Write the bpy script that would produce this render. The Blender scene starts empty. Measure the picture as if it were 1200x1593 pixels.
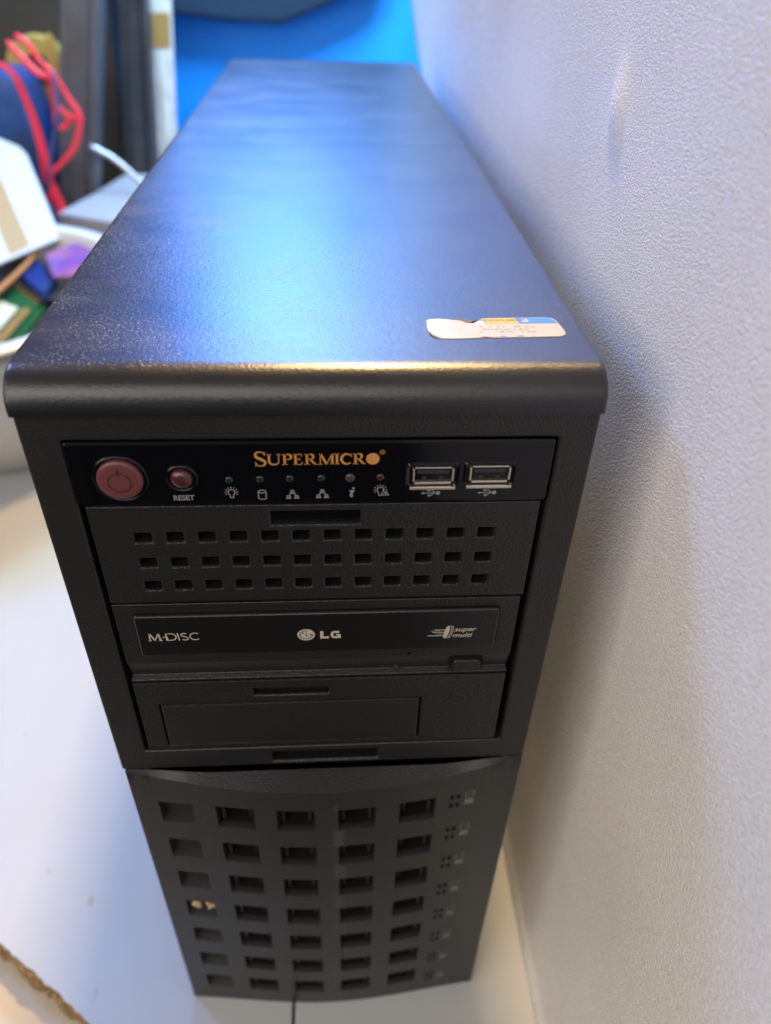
import bpy, bmesh, math, random
from mathutils import Vector, Matrix, noise
random.seed(7)
R = math.radians
C = bpy.context.scene.collection
scene = bpy.context.scene

# ------------------------------------------------------------------ camera
cam_d = bpy.data.cameras.new("camera")
cam = bpy.data.objects.new("camera", cam_d)
C.objects.link(cam)
cam.location = (0.00622, -0.19581, 0.52771)
cam.rotation_euler = (R(52.4946), R(-1.5915), R(-3.4310))
cam_d.sensor_fit = 'HORIZONTAL'
cam_d.sensor_width = 36.0
cam_d.lens = 35.40
cam_d.clip_start = 0.01
cam_d.clip_end = 50
cam_d.dof.use_dof = True
cam_d.dof.focus_distance = 0.265
cam_d.dof.aperture_fstop = 9.5
scene.camera = cam

# ------------------------------------------------------------------ world + lamps
world = bpy.data.worlds.new("World")
scene.world = world
world.use_nodes = True
wbg = world.node_tree.nodes["Background"]
wbg.inputs[0].default_value = (0.95, 0.93, 1.0, 1)
wbg.inputs[1].default_value = 0.17

def area(name, loc, target, power, color, sx, sy, spread=180):
    l = bpy.data.lights.new(name, 'AREA')
    l.shape = 'RECTANGLE'
    l.size, l.size_y = sx, sy
    l.energy = power
    l.color = color
    l.spread = R(spread)
    o = bpy.data.objects.new(name, l)
    C.objects.link(o)
    o.location = loc
    o.rotation_euler = (Vector(target) - Vector(loc)).to_track_quat('-Z', 'Y').to_euler()
    return o

area("ceiling_lamp_left", (-1.15, -0.70, 0.95), (0.05, 0.0, 0.3), 12.5, (1.0, 0.92, 0.84), 1.5, 0.9)
area("front_fill_light", (-0.22, -1.0, 1.10), (0.10, 0.1, 0.25), 8.0, (1.0, 0.92, 0.85), 1.2, 0.7)  # unseen fill, added to lift the wall shadow beside the tower
area("desk_lamp", (0.06, 0.44, 1.10), (0.05, 0.02, 0.42), 14.5, (1.0, 0.68, 0.30), 0.10, 0.06)
area("cool_bench_lamp", (-0.10, 1.10, 1.02), (0.0, 0.10, 0.38), 9.5, (0.11, 0.28, 1.0), 0.24, 0.48)
area("cool_side_lamp", (-1.05, 0.90, 1.45), (-0.1, 0.30, 0.1), 13.0, (0.24, 0.42, 1.0), 0.35, 0.35)
area("backdrop_fill_light", (0.1, 1.0, 1.05), (0.0, 1.38, 0.3), 28.0, (0.50, 0.90, 1.0), 0.5, 0.2)  # unseen helper, added only to brighten the blue backdrop

scene.view_settings.view_transform = 'Standard'
scene.view_settings.look = 'None'
scene.view_settings.exposure = 0.0
scene.view_settings.gamma = 1.0
scene.cycles.use_denoising = True

# ------------------------------------------------------------------ materials
def mat(name, col, rough=0.5, metal=0.0, spec=0.5, bump=None, coat=0.0, var=None, emit=None):
    """bump = (noise scale, strength, distance); var = (scale, second colour, low, high)"""
    m = bpy.data.materials.new(name)
    m.use_nodes = True
    nt = m.node_tree
    b = nt.nodes["Principled BSDF"]
    b.inputs["Base Color"].default_value = (*col, 1)
    b.inputs["Roughness"].default_value = rough
    b.inputs["Metallic"].default_value = metal
    b.inputs["Specular IOR Level"].default_value = spec
    b.inputs["Coat Weight"].default_value = coat
    b.inputs["Coat Roughness"].default_value = 0.08
    tc = nt.nodes.new("ShaderNodeTexCoord")
    if bump:
        n = nt.nodes.new("ShaderNodeTexNoise")
        n.inputs["Scale"].default_value = bump[0]
        n.inputs["Detail"].default_value = 2.5
        nt.links.new(tc.outputs["Object"], n.inputs["Vector"])
        bp = nt.nodes.new("ShaderNodeBump")
        bp.inputs["Strength"].default_value = bump[1]
        bp.inputs["Distance"].default_value = bump[2]
        nt.links.new(n.outputs["Fac"], bp.inputs["Height"])
        nt.links.new(bp.outputs["Normal"], b.inputs["Normal"])
    if var:
        n2 = nt.nodes.new("ShaderNodeTexNoise")
        n2.inputs["Scale"].default_value = var[0]
        n2.inputs["Detail"].default_value = 4
        nt.links.new(tc.outputs["Object"], n2.inputs["Vector"])
        mr = nt.nodes.new("ShaderNodeMapRange")
        mr.inputs["From Min"].default_value = var[2]
        mr.inputs["From Max"].default_value = var[3]
        nt.links.new(n2.outputs["Fac"], mr.inputs["Value"])
        mx = nt.nodes.new("ShaderNodeMix")
        mx.data_type = 'RGBA'
        mx.inputs[6].default_value = (*col, 1)
        mx.inputs[7].default_value = (*var[1], 1)
        nt.links.new(mr.outputs["Result"], mx.inputs[0])
        nt.links.new(mx.outputs[2], b.inputs["Base Color"])
    return m

def case_paint():
    """black powder coat: orange-peel relief, pale dust specks and smears on the left flank"""
    m = bpy.data.materials.new("black_powder_coat")
    m.use_nodes = True
    nt = m.node_tree
    N, L = nt.nodes, nt.links
    b = N["Principled BSDF"]
    tc = N.new("ShaderNodeTexCoord")
    def noise_(scale, detail=2, vec=None, rough=0.5):
        n = N.new("ShaderNodeTexNoise")
        n.inputs["Scale"].default_value = scale
        n.inputs["Detail"].default_value = detail
        n.inputs["Roughness"].default_value = rough
        L.new(vec or tc.outputs["Object"], n.inputs["Vector"])
        return n.outputs["Fac"]
    def rng(v, a, c, lo=0.0, hi=1.0):
        r = N.new("ShaderNodeMapRange")
        for k, x in (("From Min", a), ("From Max", c), ("To Min", lo), ("To Max", hi)):
            r.inputs[k].default_value = x
        L.new(v, r.inputs["Value"])
        return r.outputs["Result"]
    def mth(op, a, c):
        x = N.new("ShaderNodeMath"); x.operation = op
        for i, s in enumerate((a, c)):
            if isinstance(s, (int, float)): x.inputs[i].default_value = s
            else: L.new(s, x.inputs[i])
        return x.outputs[0]
    # dust specks: thresholded fine noise gated by a medium noise and by distance from the left edge
    sep = N.new("ShaderNodeSeparateXYZ")
    L.new(tc.outputs["Object"], sep.inputs[0])
    left = rng(sep.outputs["X"], 0.035, -0.07, 0.0, 1.0)
    everywhere = mth('ADD', mth('MULTIPLY', left, 0.55), 0.16)
    specks = rng(noise_(1050, 3, rough=0.7), 0.57, 0.65)
    gate = rng(noise_(30, 3), 0.34, 0.62, 0.12, 1.0)
    geo = N.new("ShaderNodeNewGeometry"); sepn = N.new("ShaderNodeSeparateXYZ")
    L.new(geo.outputs["True Normal"], sepn.inputs[0])
    level = rng(sepn.outputs["Z"], 0.90, 0.995)
    dust = mth('MULTIPLY', mth('MULTIPLY', mth('MULTIPLY', specks, gate), everywhere), level)
    smear_map = N.new("ShaderNodeMapping")
    smear_map.inputs["Rotation"].default_value = (0, 0, R(25))
    smear_map.inputs["Scale"].default_value = (1, 3.2, 1)
    L.new(tc.outputs["Object"], smear_map.inputs["Vector"])
    smear = mth('MULTIPLY', rng(noise_(16, 5, smear_map.outputs[0], 0.6), 0.5, 0.75), mth('MULTIPLY', mth('MULTIPLY', left, level), 0.05))
    film = mth('ADD', mth('MULTIPLY', dust, 0.6), smear)
    mx = N.new("ShaderNodeMix"); mx.data_type = 'RGBA'
    mx.inputs[6].default_value = (0.009, 0.009, 0.010, 1)
    mx.inputs[7].default_value = (0.52, 0.47, 0.40, 1)
    L.new(film, mx.inputs[0])
    L.new(mx.outputs[2], b.inputs["Base Color"])
    rgh = mth('ADD', rng(noise_(30, 4), 0.35, 0.7, 0.29, 0.33), mth('MULTIPLY', dust, 0.3))
    L.new(rgh, b.inputs["Roughness"])
    b.inputs["Specular IOR Level"].default_value = 0.6
    peel = noise_(1500, 2.0)
    coarse = noise_(620, 1.5)
    h = mth('ADD', mth('MULTIPLY', peel, 0.6), mth('MULTIPLY', coarse, 0.6))
    bp = N.new("ShaderNodeBump")
    bp.inputs["Strength"].default_value = 0.45
    bp.inputs["Distance"].default_value = 0.00022
    L.new(h, bp.inputs["Height"])
    L.new(bp.outputs["Normal"], b.inputs["Normal"])
    return m

def wall_vinyl():
    m = bpy.data.materials.new("white_textured_vinyl")
    m.use_nodes = True
    nt = m.node_tree; N, L = nt.nodes, nt.links
    b = N["Principled BSDF"]
    b.inputs["Roughness"].default_value = 0.20
    b.inputs["Specular IOR Level"].default_value = 0.8
    tc = N.new("ShaderNodeTexCoord")
    mp = N.new("ShaderNodeMapping")
    mp.inputs["Scale"].default_value = (1, 0.75, 1.0)
    L.new(tc.outputs["Object"], mp.inputs["Vector"])
    a = N.new("ShaderNodeTexNoise"); a.inputs["Scale"].default_value = 1150; a.inputs["Detail"].default_value = 2.2
    v = N.new("ShaderNodeTexVoronoi"); v.inputs["Scale"].default_value = 1700; v.feature = 'SMOOTH_F1'
    L.new(mp.outputs[0], a.inputs["Vector"]); L.new(mp.outputs[0], v.inputs["Vector"])
    ad = N.new("ShaderNodeMath"); ad.operation = 'MULTIPLY_ADD'; ad.inputs[1].default_value = -0.5
    L.new(v.outputs["Distance"], ad.inputs[0]); L.new(a.outputs["Fac"], ad.inputs[2])
    bp = N.new("ShaderNodeBump"); bp.inputs["Strength"].default_value = 1.0; bp.inputs["Distance"].default_value = 0.00042
    L.new(ad.outputs[0], bp.inputs["Height"]); L.new(bp.outputs["Normal"], b.inputs["Normal"])
    # grime: large soft patches plus a few brown scuffs
    g = N.new("ShaderNodeTexNoise"); g.inputs["Scale"].default_value = 5; g.inputs["Detail"].default_value = 6
    L.new(tc.outputs["Object"], g.inputs["Vector"])
    r = N.new("ShaderNodeMapRange"); r.inputs["From Min"].default_value = 0.45; r.inputs["From Max"].default_value = 0.8
    L.new(g.outputs["Fac"], r.inputs["Value"])
    mx = N.new("ShaderNodeMix"); mx.data_type = 'RGBA'
    mx.inputs[6].default_value = (0.86, 0.85, 0.85, 1); mx.inputs[7].default_value = (0.74, 0.71, 0.68, 1)
    L.new(r.outputs[0], mx.inputs[0])
    # fine cell mottling of the foam skin: pale and greyish-yellow grains, plus glossier flecks
    f = N.new("ShaderNodeTexNoise"); f.inputs["Scale"].default_value = 900; f.inputs["Detail"].default_value = 3; f.inputs["Roughness"].default_value = 0.7
    L.new(tc.outputs["Object"], f.inputs["Vector"])
    r2 = N.new("ShaderNodeMapRange"); r2.inputs["From Min"].default_value = 0.40; r2.inputs["From Max"].default_value = 0.64
    L.new(f.outputs["Fac"], r2.inputs["Value"])
    m2 = N.new("ShaderNodeMix"); m2.data_type = 'RGBA'; m2.blend_type = 'MULTIPLY'
    m2.inputs[7].default_value = (0.80, 0.765, 0.70, 1)
    L.new(r2.outputs[0], m2.inputs[0]); L.new(mx.outputs[2], m2.inputs[6]); L.new(m2.outputs[2], b.inputs["Base Color"])
    r3 = N.new("ShaderNodeMapRange"); r3.inputs["From Min"].default_value = 0.40; r3.inputs["From Max"].default_value = 0.60
    r3.inputs["To Min"].default_value = 0.12; r3.inputs["To Max"].default_value = 0.40
    L.new(f.outputs["Fac"], r3.inputs["Value"]); L.new(r3.outputs[0], b.inputs["Roughness"])
    return m

M = dict(
    coat=case_paint(),
    wall=wall_vinyl(),
    bezel=mat("black_moulded_plastic", (0.0115, 0.011, 0.0105), 0.40, bump=(1300, 0.8, 0.0003), spec=0.5),
    drive=mat("drive_plastic", (0.0105, 0.010, 0.0095), 0.38, bump=(1300, 0.8, 0.0003), spec=0.5),
    door=mat("door_plastic", (0.016, 0.0155, 0.014), 0.38, bump=(1200, 0.7, 0.0003), spec=0.5),
    hollow=mat("interior_shade", (0.004, 0.004, 0.004), 0.8, spec=0.2),  # near-black colour paints the shade deep in vents, gaps and recesses
    gloss=mat("gloss_black_plastic", (0.002, 0.002, 0.003), 0.12, spec=0.4),
    tray=mat("tray_door_plastic", (0.006, 0.006, 0.006), 0.27, bump=(1500, 0.3, 0.00015), spec=0.5),
    chassis=mat("chassis_steel", (0.03, 0.03, 0.032), 0.45, metal=0.3),
    red=mat("maroon_button_plastic", (0.115, 0.034, 0.034), 0.36, bump=(1600, 0.2, 0.0002)),
    redcap=mat("maroon_gloss_button", (0.06, 0.014, 0.016), 0.18),
    engr=mat("engraved_line", (0.035, 0.010, 0.011), 0.5),
    orange=mat("orange_print", (0.46, 0.21, 0.05), 0.5),
    white=mat("pale_print", (0.20, 0.195, 0.185), 0.5),
    tan=mat("champagne_print", (0.42, 0.38, 0.30), 0.42),
    dim=mat("worn_print", (0.14, 0.14, 0.115), 0.6),
    ledg=mat("dark_green_lens", (0.007, 0.018, 0.014), 0.2),
    ledp=mat("smoky_pink_lens", (0.05, 0.035, 0.033), 0.25),
    ledr=mat("dark_red_lens", (0.05, 0.010, 0.010), 0.2),
    steel=mat("usb_shell_steel", (0.72, 0.66, 0.55), 0.24, metal=1.0),
    tongue=mat("usb_tongue_plastic", (0.02, 0.02, 0.02), 0.35),
    gold=mat("gold_contact", (0.8, 0.55, 0.2), 0.3, metal=1.0),
    laminate=mat("white_laminate", (0.44, 0.445, 0.445), 0.42, bump=(260, 0.08, 0.0004), var=(6, (0.42, 0.41, 0.385), 0.5, 0.85)),
    chip=mat("raw_chipboard", (0.34, 0.215, 0.095), 0.9, bump=(420, 1.0, 0.003), var=(330, (0.16, 0.09, 0.035), 0.45, 0.65)),
    cream=mat("cream_board", (0.52, 0.45, 0.33), 0.5, bump=(200, 0.1, 0.0005)),
    stain=mat("brown_speck", (0.42, 0.35, 0.28), 0.8),
    blue=mat("bright_blue_backdrop", (0.0, 0.24, 0.88), 0.6),
    teal=mat("dark_teal_cloth", (0.001, 0.018, 0.055), 0.75, bump=(500, 0.6, 0.001)),
    cab=mat("dark_brown_cabinet", (0.024, 0.018, 0.013), 0.6, bump=(120, 0.3, 0.001), var=(12, (0.045, 0.034, 0.024), 0.4, 0.7)),
    beam=mat("grey_beam_plastic", (0.085, 0.09, 0.105), 0.42, var=(24, (0.06, 0.055, 0.05), 0.45, 0.75)),
    beamd=mat("charcoal_beam_plastic", (0.035, 0.037, 0.045), 0.4, var=(20, (0.065, 0.065, 0.07), 0.5, 0.8)),
    tub=mat("white_tub_plastic", (0.56, 0.54, 0.50), 0.35, bump=(30, 0.05, 0.001)),
    card=mat("white_card", (0.46, 0.45, 0.45), 0.55),
    tape=mat("tan_tape", (0.34, 0.20, 0.065), 0.55),
    redc=mat("red_cable_sleeve", (0.80, 0.03, 0.055), 0.4),
    bluew=mat("blue_wire_sleeve", (0.03, 0.05, 0.16), 0.4),
    bluebag=mat("blue_plastic", (0.012, 0.06, 0.22), 0.4, bump=(40, 0.4, 0.004), var=(25, (0.02, 0.04, 0.12), 0.45, 0.7)),
    yellow=mat("yellow_tape_roll", (0.46, 0.31, 0.07), 0.5),
    pcb=mat("green_circuit_board", (0.015, 0.10, 0.03), 0.35, var=(160, (0.01, 0.08, 0.02), 0.5, 0.6)),
    pcb2=mat("navy_circuit_board", (0.004, 0.025, 0.16), 0.4),
    lab=mat("cream_paper_label", (0.58, 0.53, 0.38), 0.6, var=(70, (0.36, 0.32, 0.22), 0.55, 0.65)),
    goldpads=mat("brass_edge_contacts", (0.45, 0.26, 0.08), 0.4, metal=0.5),
    blackp=mat("black_connector_plastic", (0.012, 0.012, 0.012), 0.4),
    wood=mat("orange_wood_stick", (0.42, 0.16, 0.045), 0.6),
    sea=mat("grey_green_card", (0.16, 0.25, 0.24), 0.5),
    purple=mat("violet_plastic_film", (0.13, 0.05, 0.26), 0.35, var=(14, (0.30, 0.09, 0.18), 0.42, 0.58)),
    strip=mat("pale_card_strip", (0.62, 0.62, 0.66), 0.6, var=(35, (0.42, 0.42, 0.45), 0.45, 0.7)),
    rod=mat("grey_metal_rod", (0.35, 0.37, 0.42), 0.35, metal=0.6),
    greybox=mat("pale_grey_box", (0.30, 0.29, 0.33), 0.5),
    foam=mat("black_foam", (0.02, 0.02, 0.022), 0.9, bump=(300, 0.6, 0.001)),
    paper=mat("sticker_paper", (0.40, 0.355, 0.26), 0.38, var=(120, (0.36, 0.30, 0.20), 0.5, 0.8)),
    styel=mat("sticker_yellow_print", (0.42, 0.31, 0.008), 0.4),
    stblu=mat("sticker_blue_print", (0.03, 0.17, 0.46), 0.4),
    stlt=mat("sticker_pale_blue_print", (0.36, 0.50, 0.58), 0.4),
    stink=mat("sticker_grey_ink", (0.10, 0.075, 0.055), 0.6),
    burn=mat("brown_glue_residue", (0.10, 0.06, 0.035), 0.7),
    crumb=mat("tan_crumb", (0.46, 0.33, 0.19), 0.8),
    wfar=mat("cream_wall_stain", (0.56, 0.49, 0.36), 0.5, bump=(500, 0.3, 0.0005)),
    floor=mat("dark_floor", (0.03, 0.028, 0.025), 0.7, var=(8, (0.05, 0.045, 0.04), 0.4, 0.7)),
    lino=mat("white_board_skirt", (0.70, 0.68, 0.66), 0.4),
)

# ------------------------------------------------------------------ helpers
def link(name, bm, m, parent=None, bevel=None, smooth=False, segs=2):
    me = bpy.data.meshes.new(name)
    bmesh.ops.recalc_face_normals(bm, faces=bm.faces) if len(bm.faces) else None
    bm.to_mesh(me); bm.free()
    ms = m if isinstance(m, (list, tuple)) else [m]
    for x in ms: me.materials.append(x)
    o = bpy.data.objects.new(name, me)
    C.objects.link(o)
    if parent: o.parent = parent
    if bevel:
        b = o.modifiers.new("bevel", 'BEVEL')
        b.width = bevel; b.segments = segs; b.limit_method = 'ANGLE'; b.angle_limit = R(35)
    if smooth:
        for p in me.polygons: p.use_smooth = True
    return o

def thing(name, label, cat, loc=(0, 0, 0), group=None):
    o = bpy.data.objects.new(name, None)
    C.objects.link(o)
    o.location = loc
    o.empty_display_size = 0.02
    o['label'] = label; o['category'] = cat
    if group: o['group'] = group
    return o

def tag(o, label, cat, group=None):
    o['label'] = label; o['category'] = cat
    if group: o['group'] = group
    return o

def box(bm, x0, x1, y0, y1, z0, z1, mi=0):
    vs = [bm.verts.new(p) for p in ((x0,y0,z0),(x1,y0,z0),(x1,y1,z0),(x0,y1,z0),(x0,y0,z1),(x1,y0,z1),(x1,y1,z1),(x0,y1,z1))]
    for f in ((0,3,2,1),(4,5,6,7),(0,1,5,4),(1,2,6,5),(2,3,7,6),(3,0,4,7)):
        fc = bm.faces.new([vs[i] for i in f]); fc.material_index = mi
    return vs

def boxobj(name, dims, m, parent=None, bevel=None):
    bm = bmesh.new(); box(bm, *dims)
    return link(name, bm, m, parent, bevel)

def prism(bm, pts, axis, a0, a1, mi=0):
    """extrude polygon (2D points) along axis. axis 'x': pts=(y,z); 'y': (x,z); 'z': (x,y)"""
    def P(p, a):
        return {'x': (a, p[0], p[1]), 'y': (p[0], a, p[1]), 'z': (p[0], p[1], a)}[axis]
    A = [bm.verts.new(P(p, a0)) for p in pts]
    B = [bm.verts.new(P(p, a1)) for p in pts]
    n = len(pts)
    fs = [bm.faces.new(A), bm.faces.new(B[::-1])]
    for i in range(n):
        fs.append(bm.faces.new((A[i], A[(i+1) % n], B[(i+1) % n], B[i])))
    for f in fs: f.material_index = mi

def rrect(x0, x1, z0, z1, r, n=5):
    out = []
    for cx, cz, a in ((x1-r, z1-r, 0), (x0+r, z1-r, 90), (x0+r, z0+r, 180), (x1-r, z0+r, 270)):
        for i in range(n+1):
            t = R(a + 90*i/n)
            out.append((cx + r*math.cos(t), cz + r*math.sin(t)))
    return out

def holed_panel(x0, x1, z0, z1, yback, holes, yf=lambda x, z: 0.0, extra_x=(), extra_z=(), opening=None):
    """front sheet with real pockets. holes: (hx0,hx1,hz0,hz1, inset_x, inset_z, d1, d2, floor_mat)"""
    bm = bmesh.new()
    xs = sorted(set([round(v, 6) for v in [x0, x1, *extra_x] + [h[i] for h in holes for i in (0, 1)] + (list(opening[:2]) if opening else [])]))
    zs = sorted(set([round(v, 6) for v in [z0, z1, *extra_z] + [h[i] for h in holes for i in (2, 3)] + (list(opening[2:]) if opening else [])]))
    V = {}
    def v(x, z):
        k = (x, z)
        if k not in V: V[k] = bm.verts.new((x, yf(x, z), z))
        return V[k]
    def inside(x, z, h): return h[0]-1e-7 < x < h[1]+1e-7 and h[2]-1e-7 < z < h[3]+1e-7
    for i in range(len(xs)-1):
        for j in range(len(zs)-1):
            mx, mz = (xs[i]+xs[i+1])/2, (zs[j]+zs[j+1])/2
            if any(inside(mx, mz, h) for h in holes) or (opening and inside(mx, mz, opening)): continue
            bm.faces.new((v(xs[i], zs[j]), v(xs[i+1], zs[j]), v(xs[i+1], zs[j+1]), v(xs[i], zs[j+1])))
    # walls along every boundary of the sheet: outer rim and the opening go straight back; pockets are built below
    hole_edges = set()
    def rim(hx0, hx1, hz0, hz1):
        X = [x for x in xs if hx0-1e-7 <= x <= hx1+1e-7]; Z = [z for z in zs if hz0-1e-7 <= z <= hz1+1e-7]
        ring = [(x, Z[0]) for x in X] + [(X[-1], z) for z in Z[1:]] + [(x, Z[-1]) for x in X[-2::-1]] + [(X[0], z) for z in Z[-2:0:-1]]
        return ring
    def wall_back(ring):
        B = [bm.verts.new((x, yback, z)) for x, z in ring]
        n = len(ring)
        for i in range(n):
            bm.faces.new((v(*ring[i]), v(*ring[(i+1) % n]), B[(i+1) % n], B[i]))
    wall_back(rim(xs[0], xs[-1], zs[0], zs[-1]))
    if opening: wall_back(rim(*[round(q, 6) for q in opening]))
    for h in holes:
        hx0, hx1, hz0, hz1, ix, iz, d1, d2, fm = h
        ring = rim(*[round(q, 6) for q in h[:4]])
        cx, cz = (hx0+hx1)/2, (hz0+hz1)/2
        sx = (hx1-hx0-2*ix)/(hx1-hx0); sz = (hz1-hz0-2*iz)/(hz1-hz0)
        P1 = [bm.verts.new((cx+(x-cx)*sx, yf(x, z)+d1, cz+(z-cz)*sz)) for x, z in ring]
        P2 = [bm.verts.new((cx+(x-cx)*sx, yf(x, z)+d2, cz+(z-cz)*sz)) for x, z in ring]
        n = len(ring)
        for i in range(n):
            bm.faces.new((v(*ring[i]), v(*ring[(i+1) % n]), P1[(i+1) % n], P1[i]))
            if d2 > d1:
                f = bm.faces.new((P1[i], P1[(i+1) % n], P2[(i+1) % n], P2[i])); f.material_index = fm
        f = bm.faces.new(P2 if d2 > d1 else P1); f.material_index = fm
    return bm

# strokes: ribbons lying on a surface ---------------------------------------
def ribbon(bm, pts, w, T, closed=False, h=0.00006):
    """pts 2D, w width or list of widths; T maps (a,b,height)->xyz"""
    n = len(pts)
    ws = w if isinstance(w, (list, tuple)) else [w]*n
    L_, R_ = [], []
    for i in range(n):
        p0 = pts[(i-1) % n] if (closed or i > 0) else pts[i]
        p1 = pts[(i+1) % n] if (closed or i < n-1) else pts[i]
        d = Vector((p1[0]-p0[0], p1[1]-p0[1]))
        d = d.normalized() if d.length > 1e-12 else Vector((1, 0))
        nx, ny = -d.y*ws[i]/2, d.x*ws[i]/2
        # mitre
        k = 1.0
        if (closed or 0 < i < n-1):
            a = Vector((pts[i][0]-p0[0], pts[i][1]-p0[1]))
            if a.length > 1e-12:
                a.normalize(); c = max(0.45, abs(a.dot(d))); k = 1/c
        L_.append(bm.verts.new(T(pts[i][0]+nx*k, pts[i][1]+ny*k, h)))
        R_.append(bm.verts.new(T(pts[i][0]-nx*k, pts[i][1]-ny*k, h)))
    for i in range(n if closed else n-1):
        j = (i+1) % n
        bm.faces.new((L_[i], R_[i], R_[j], L_[j]))

def fill(bm, pts, T, h=0.00006):
    bm.faces.new([bm.verts.new(T(x, z, h)) for x, z in pts])

def arc(cx, cz, rx, rz, a0, a1, n=18):
    return [(cx+rx*math.cos(R(a0+(a1-a0)*i/n)), cz+rz*math.sin(R(a0+(a1-a0)*i/n))) for i in range(n+1)]

def front(y0):
    return lambda x, z, h: (x, y0-h, z)

def fin(name, bm, m, parent):
    """finish flat print: make all faces look towards -Y (or +Z)"""
    me = bpy.data.meshes.new(name); bm.to_mesh(me); bm.free(); me.materials.append(m)
    o = bpy.data.objects.new(name, me); C.objects.link(o); o.parent = parent
    return o

dg_cache = {}
def text_obj(name, body, size, loc, m, parent, rot=(R(90), 0, 0), offset=0.0, shear=0.0, sx=1.0, spacing=1.0):
    cu = bpy.data.curves.new(name, 'FONT')
    cu.body = body; cu.size = size; cu.offset = offset; cu.shear = shear; cu.space_character = spacing
    cu.fill_mode = 'BOTH'; cu.resolution_u = 4
    t = bpy.data.objects.new(name, cu); C.objects.link(t)
    dg = bpy.context.evaluated_depsgraph_get()
    me = bpy.data.meshes.new_from_object(t.evaluated_get(dg))
    bpy.data.objects.remove(t); bpy.data.curves.remove(cu)
    me.materials.clear(); me.materials.append(m)
    o = bpy.data.objects.new(name, me); C.objects.link(o)
    o.location = loc; o.rotation_euler = rot; o.scale = (sx, 1, 1)
    o.parent = parent
    return o

def tube(bm, pts, r, seg=10, sub=5):
    P = [Vector(p) for p in pts]
    out = []
    for i in range(len(P)-1):
        p0 = P[max(i-1, 0)]; p1 = P[i]; p2 = P[i+1]; p3 = P[min(i+2, len(P)-1)]
        for k in range(sub):
            t = k/sub
            out.append(0.5*((2*p1)+(-p0+p2)*t+(2*p0-5*p1+4*p2-p3)*t*t+(-p0+3*p1-3*p2+p3)*t**3))
    out.append(P[-1])
    rs = r if isinstance(r, (list, tuple)) else [r]*len(P)
    rings = []
    up = Vector((0.13, 0.9, 0.3)).normalized()
    for i, p in enumerate(out):
        d = (out[min(i+1, len(out)-1)]-out[max(i-1, 0)]).normalized()
        a = d.cross(up).normalized(); b = d.cross(a).normalized()
        f = i/sub; k = min(int(f), len(rs)-2); rr = rs[k]+(rs[k+1]-rs[k])*min(1, f-k)
        rings.append([bm.verts.new(p+a*rr*math.cos(2*math.pi*j/seg)+b*rr*math.sin(2*math.pi*j/seg)) for j in range(seg)])
    for i in range(len(rings)-1):
        for j in range(seg):
            bm.faces.new((rings[i][j], rings[i][(j+1) % seg], rings[i+1][(j+1) % seg], rings[i+1][j]))
    bm.faces.new(rings[0][::-1]); bm.faces.new(rings[-1])

def lathe_y(bm, cx, cz, prof, n=40, mi=0):
    """prof: list of (radius, y). revolve around the Y axis through (cx,cz)"""
    rings = []
    for r, y in prof:
        if r < 1e-7: rings.append([bm.verts.new((cx, y, cz))])
        else: rings.append([bm.verts.new((cx+r*math.cos(2*math.pi*i/n), y, cz+r*math.sin(2*math.pi*i/n))) for i in range(n)])
    for a, b in zip(rings, rings[1:]):
        for i in range(n):
            j = (i+1) % n
            if len(a) == 1: f = bm.faces.new((a[0], b[i], b[j]))
            elif len(b) == 1: f = bm.faces.new((a[i], a[j], b[0]))
            else: f = bm.faces.new((a[i], a[j], b[j], b[i]))
            f.material_index = mi

mm = 0.001
# ------------------------------------------------------------------ setting: table, wall, backdrop, floor
def structure(o): o['kind'] = 'structure'; return o

fb = bmesh.new(); box(fb, -4, 4, -4, 4, -0.78, -0.75)
structure(link('floor', fb, M['floor']))

# wall: a slightly leaning, gently wavy white vinyl sheet with thickness
def wall_x(y, z):
    x = 0.137 - 0.034*max(0, z) + 0.0
    x += 0.0035*noise.noise(Vector((y*3.1, z*2.3, 3.7)))
    x += 0.0012*noise.noise(Vector((y*11, z*9, 1.2)))
    # raised pinch in the vinyl
    d = (y-0.105)/0.006 - 0.6*math.sin((z-0.47)*90)*0.5
    x -= 0.0022*math.exp(-d*d)*math.exp(-((z-0.478)/0.012)**2)
    # rolled ridge where the sheet meets the table
    x -= 0.0022*math.exp(-((z-0.006)/0.009)**2)
    return x
bm = bmesh.new()
ys = [-0.9+0.03*i for i in range(24)]
ys = [y for y in ys if y < -0.14] + [-0.14+0.004*i for i in range(100)] + [0.26+0.02*i for i in range(1, 26)]
zs = [-0.02+0.004*i for i in range(14)] + [0.04+0.02*i for i in range(21)] + [0.45+0.003*i for i in range(19)] + [0.51+0.03*i for i in range(18)]
zs = sorted(set(round(z, 4) for z in zs))
def yend(z): return 0.80 + max(0, z-0.39)*2.0
grid = []
for z in zs:
    row = []
    for y in ys:
        yy = y if y < 0.26 else 0.26+(y-0.26)*(yend(z)-0.26)/(ys[-1]-0.26)
        row.append(bm.verts.new((wall_x(yy, z), yy, z)))
    grid.append(row)
for i in range(len(zs)-1):
    for j in range(len(ys)-1):
        bm.faces.new((grid[i][j], grid[i][j+1], grid[i+1][j+1], grid[i+1][j]))
wall = link('wall', bm, M['wall'], smooth=True)
sm = wall.modifiers.new('thickness', 'SOLIDIFY'); sm.thickness = 0.012; sm.offset = -1
structure(wall)
bm = bmesh.new()
prev = None
for k in range(15):
    t = k/14; z = 0.500-0.045*t
    yc = 0.108+0.004*math.sin(t*5)-0.012*t
    w = 0.0042*math.sin(math.pi*min(1, 0.08+t*0.92))**0.7
    a = bm.verts.new((wall_x(yc-w, z)-0.0006, yc-w, z)); c = bm.verts.new((wall_x(yc+w, z)-0.0006, yc+w, z))
    if prev: bm.faces.new((prev[0], prev[1], c, a))
    prev = (a, c)
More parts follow.
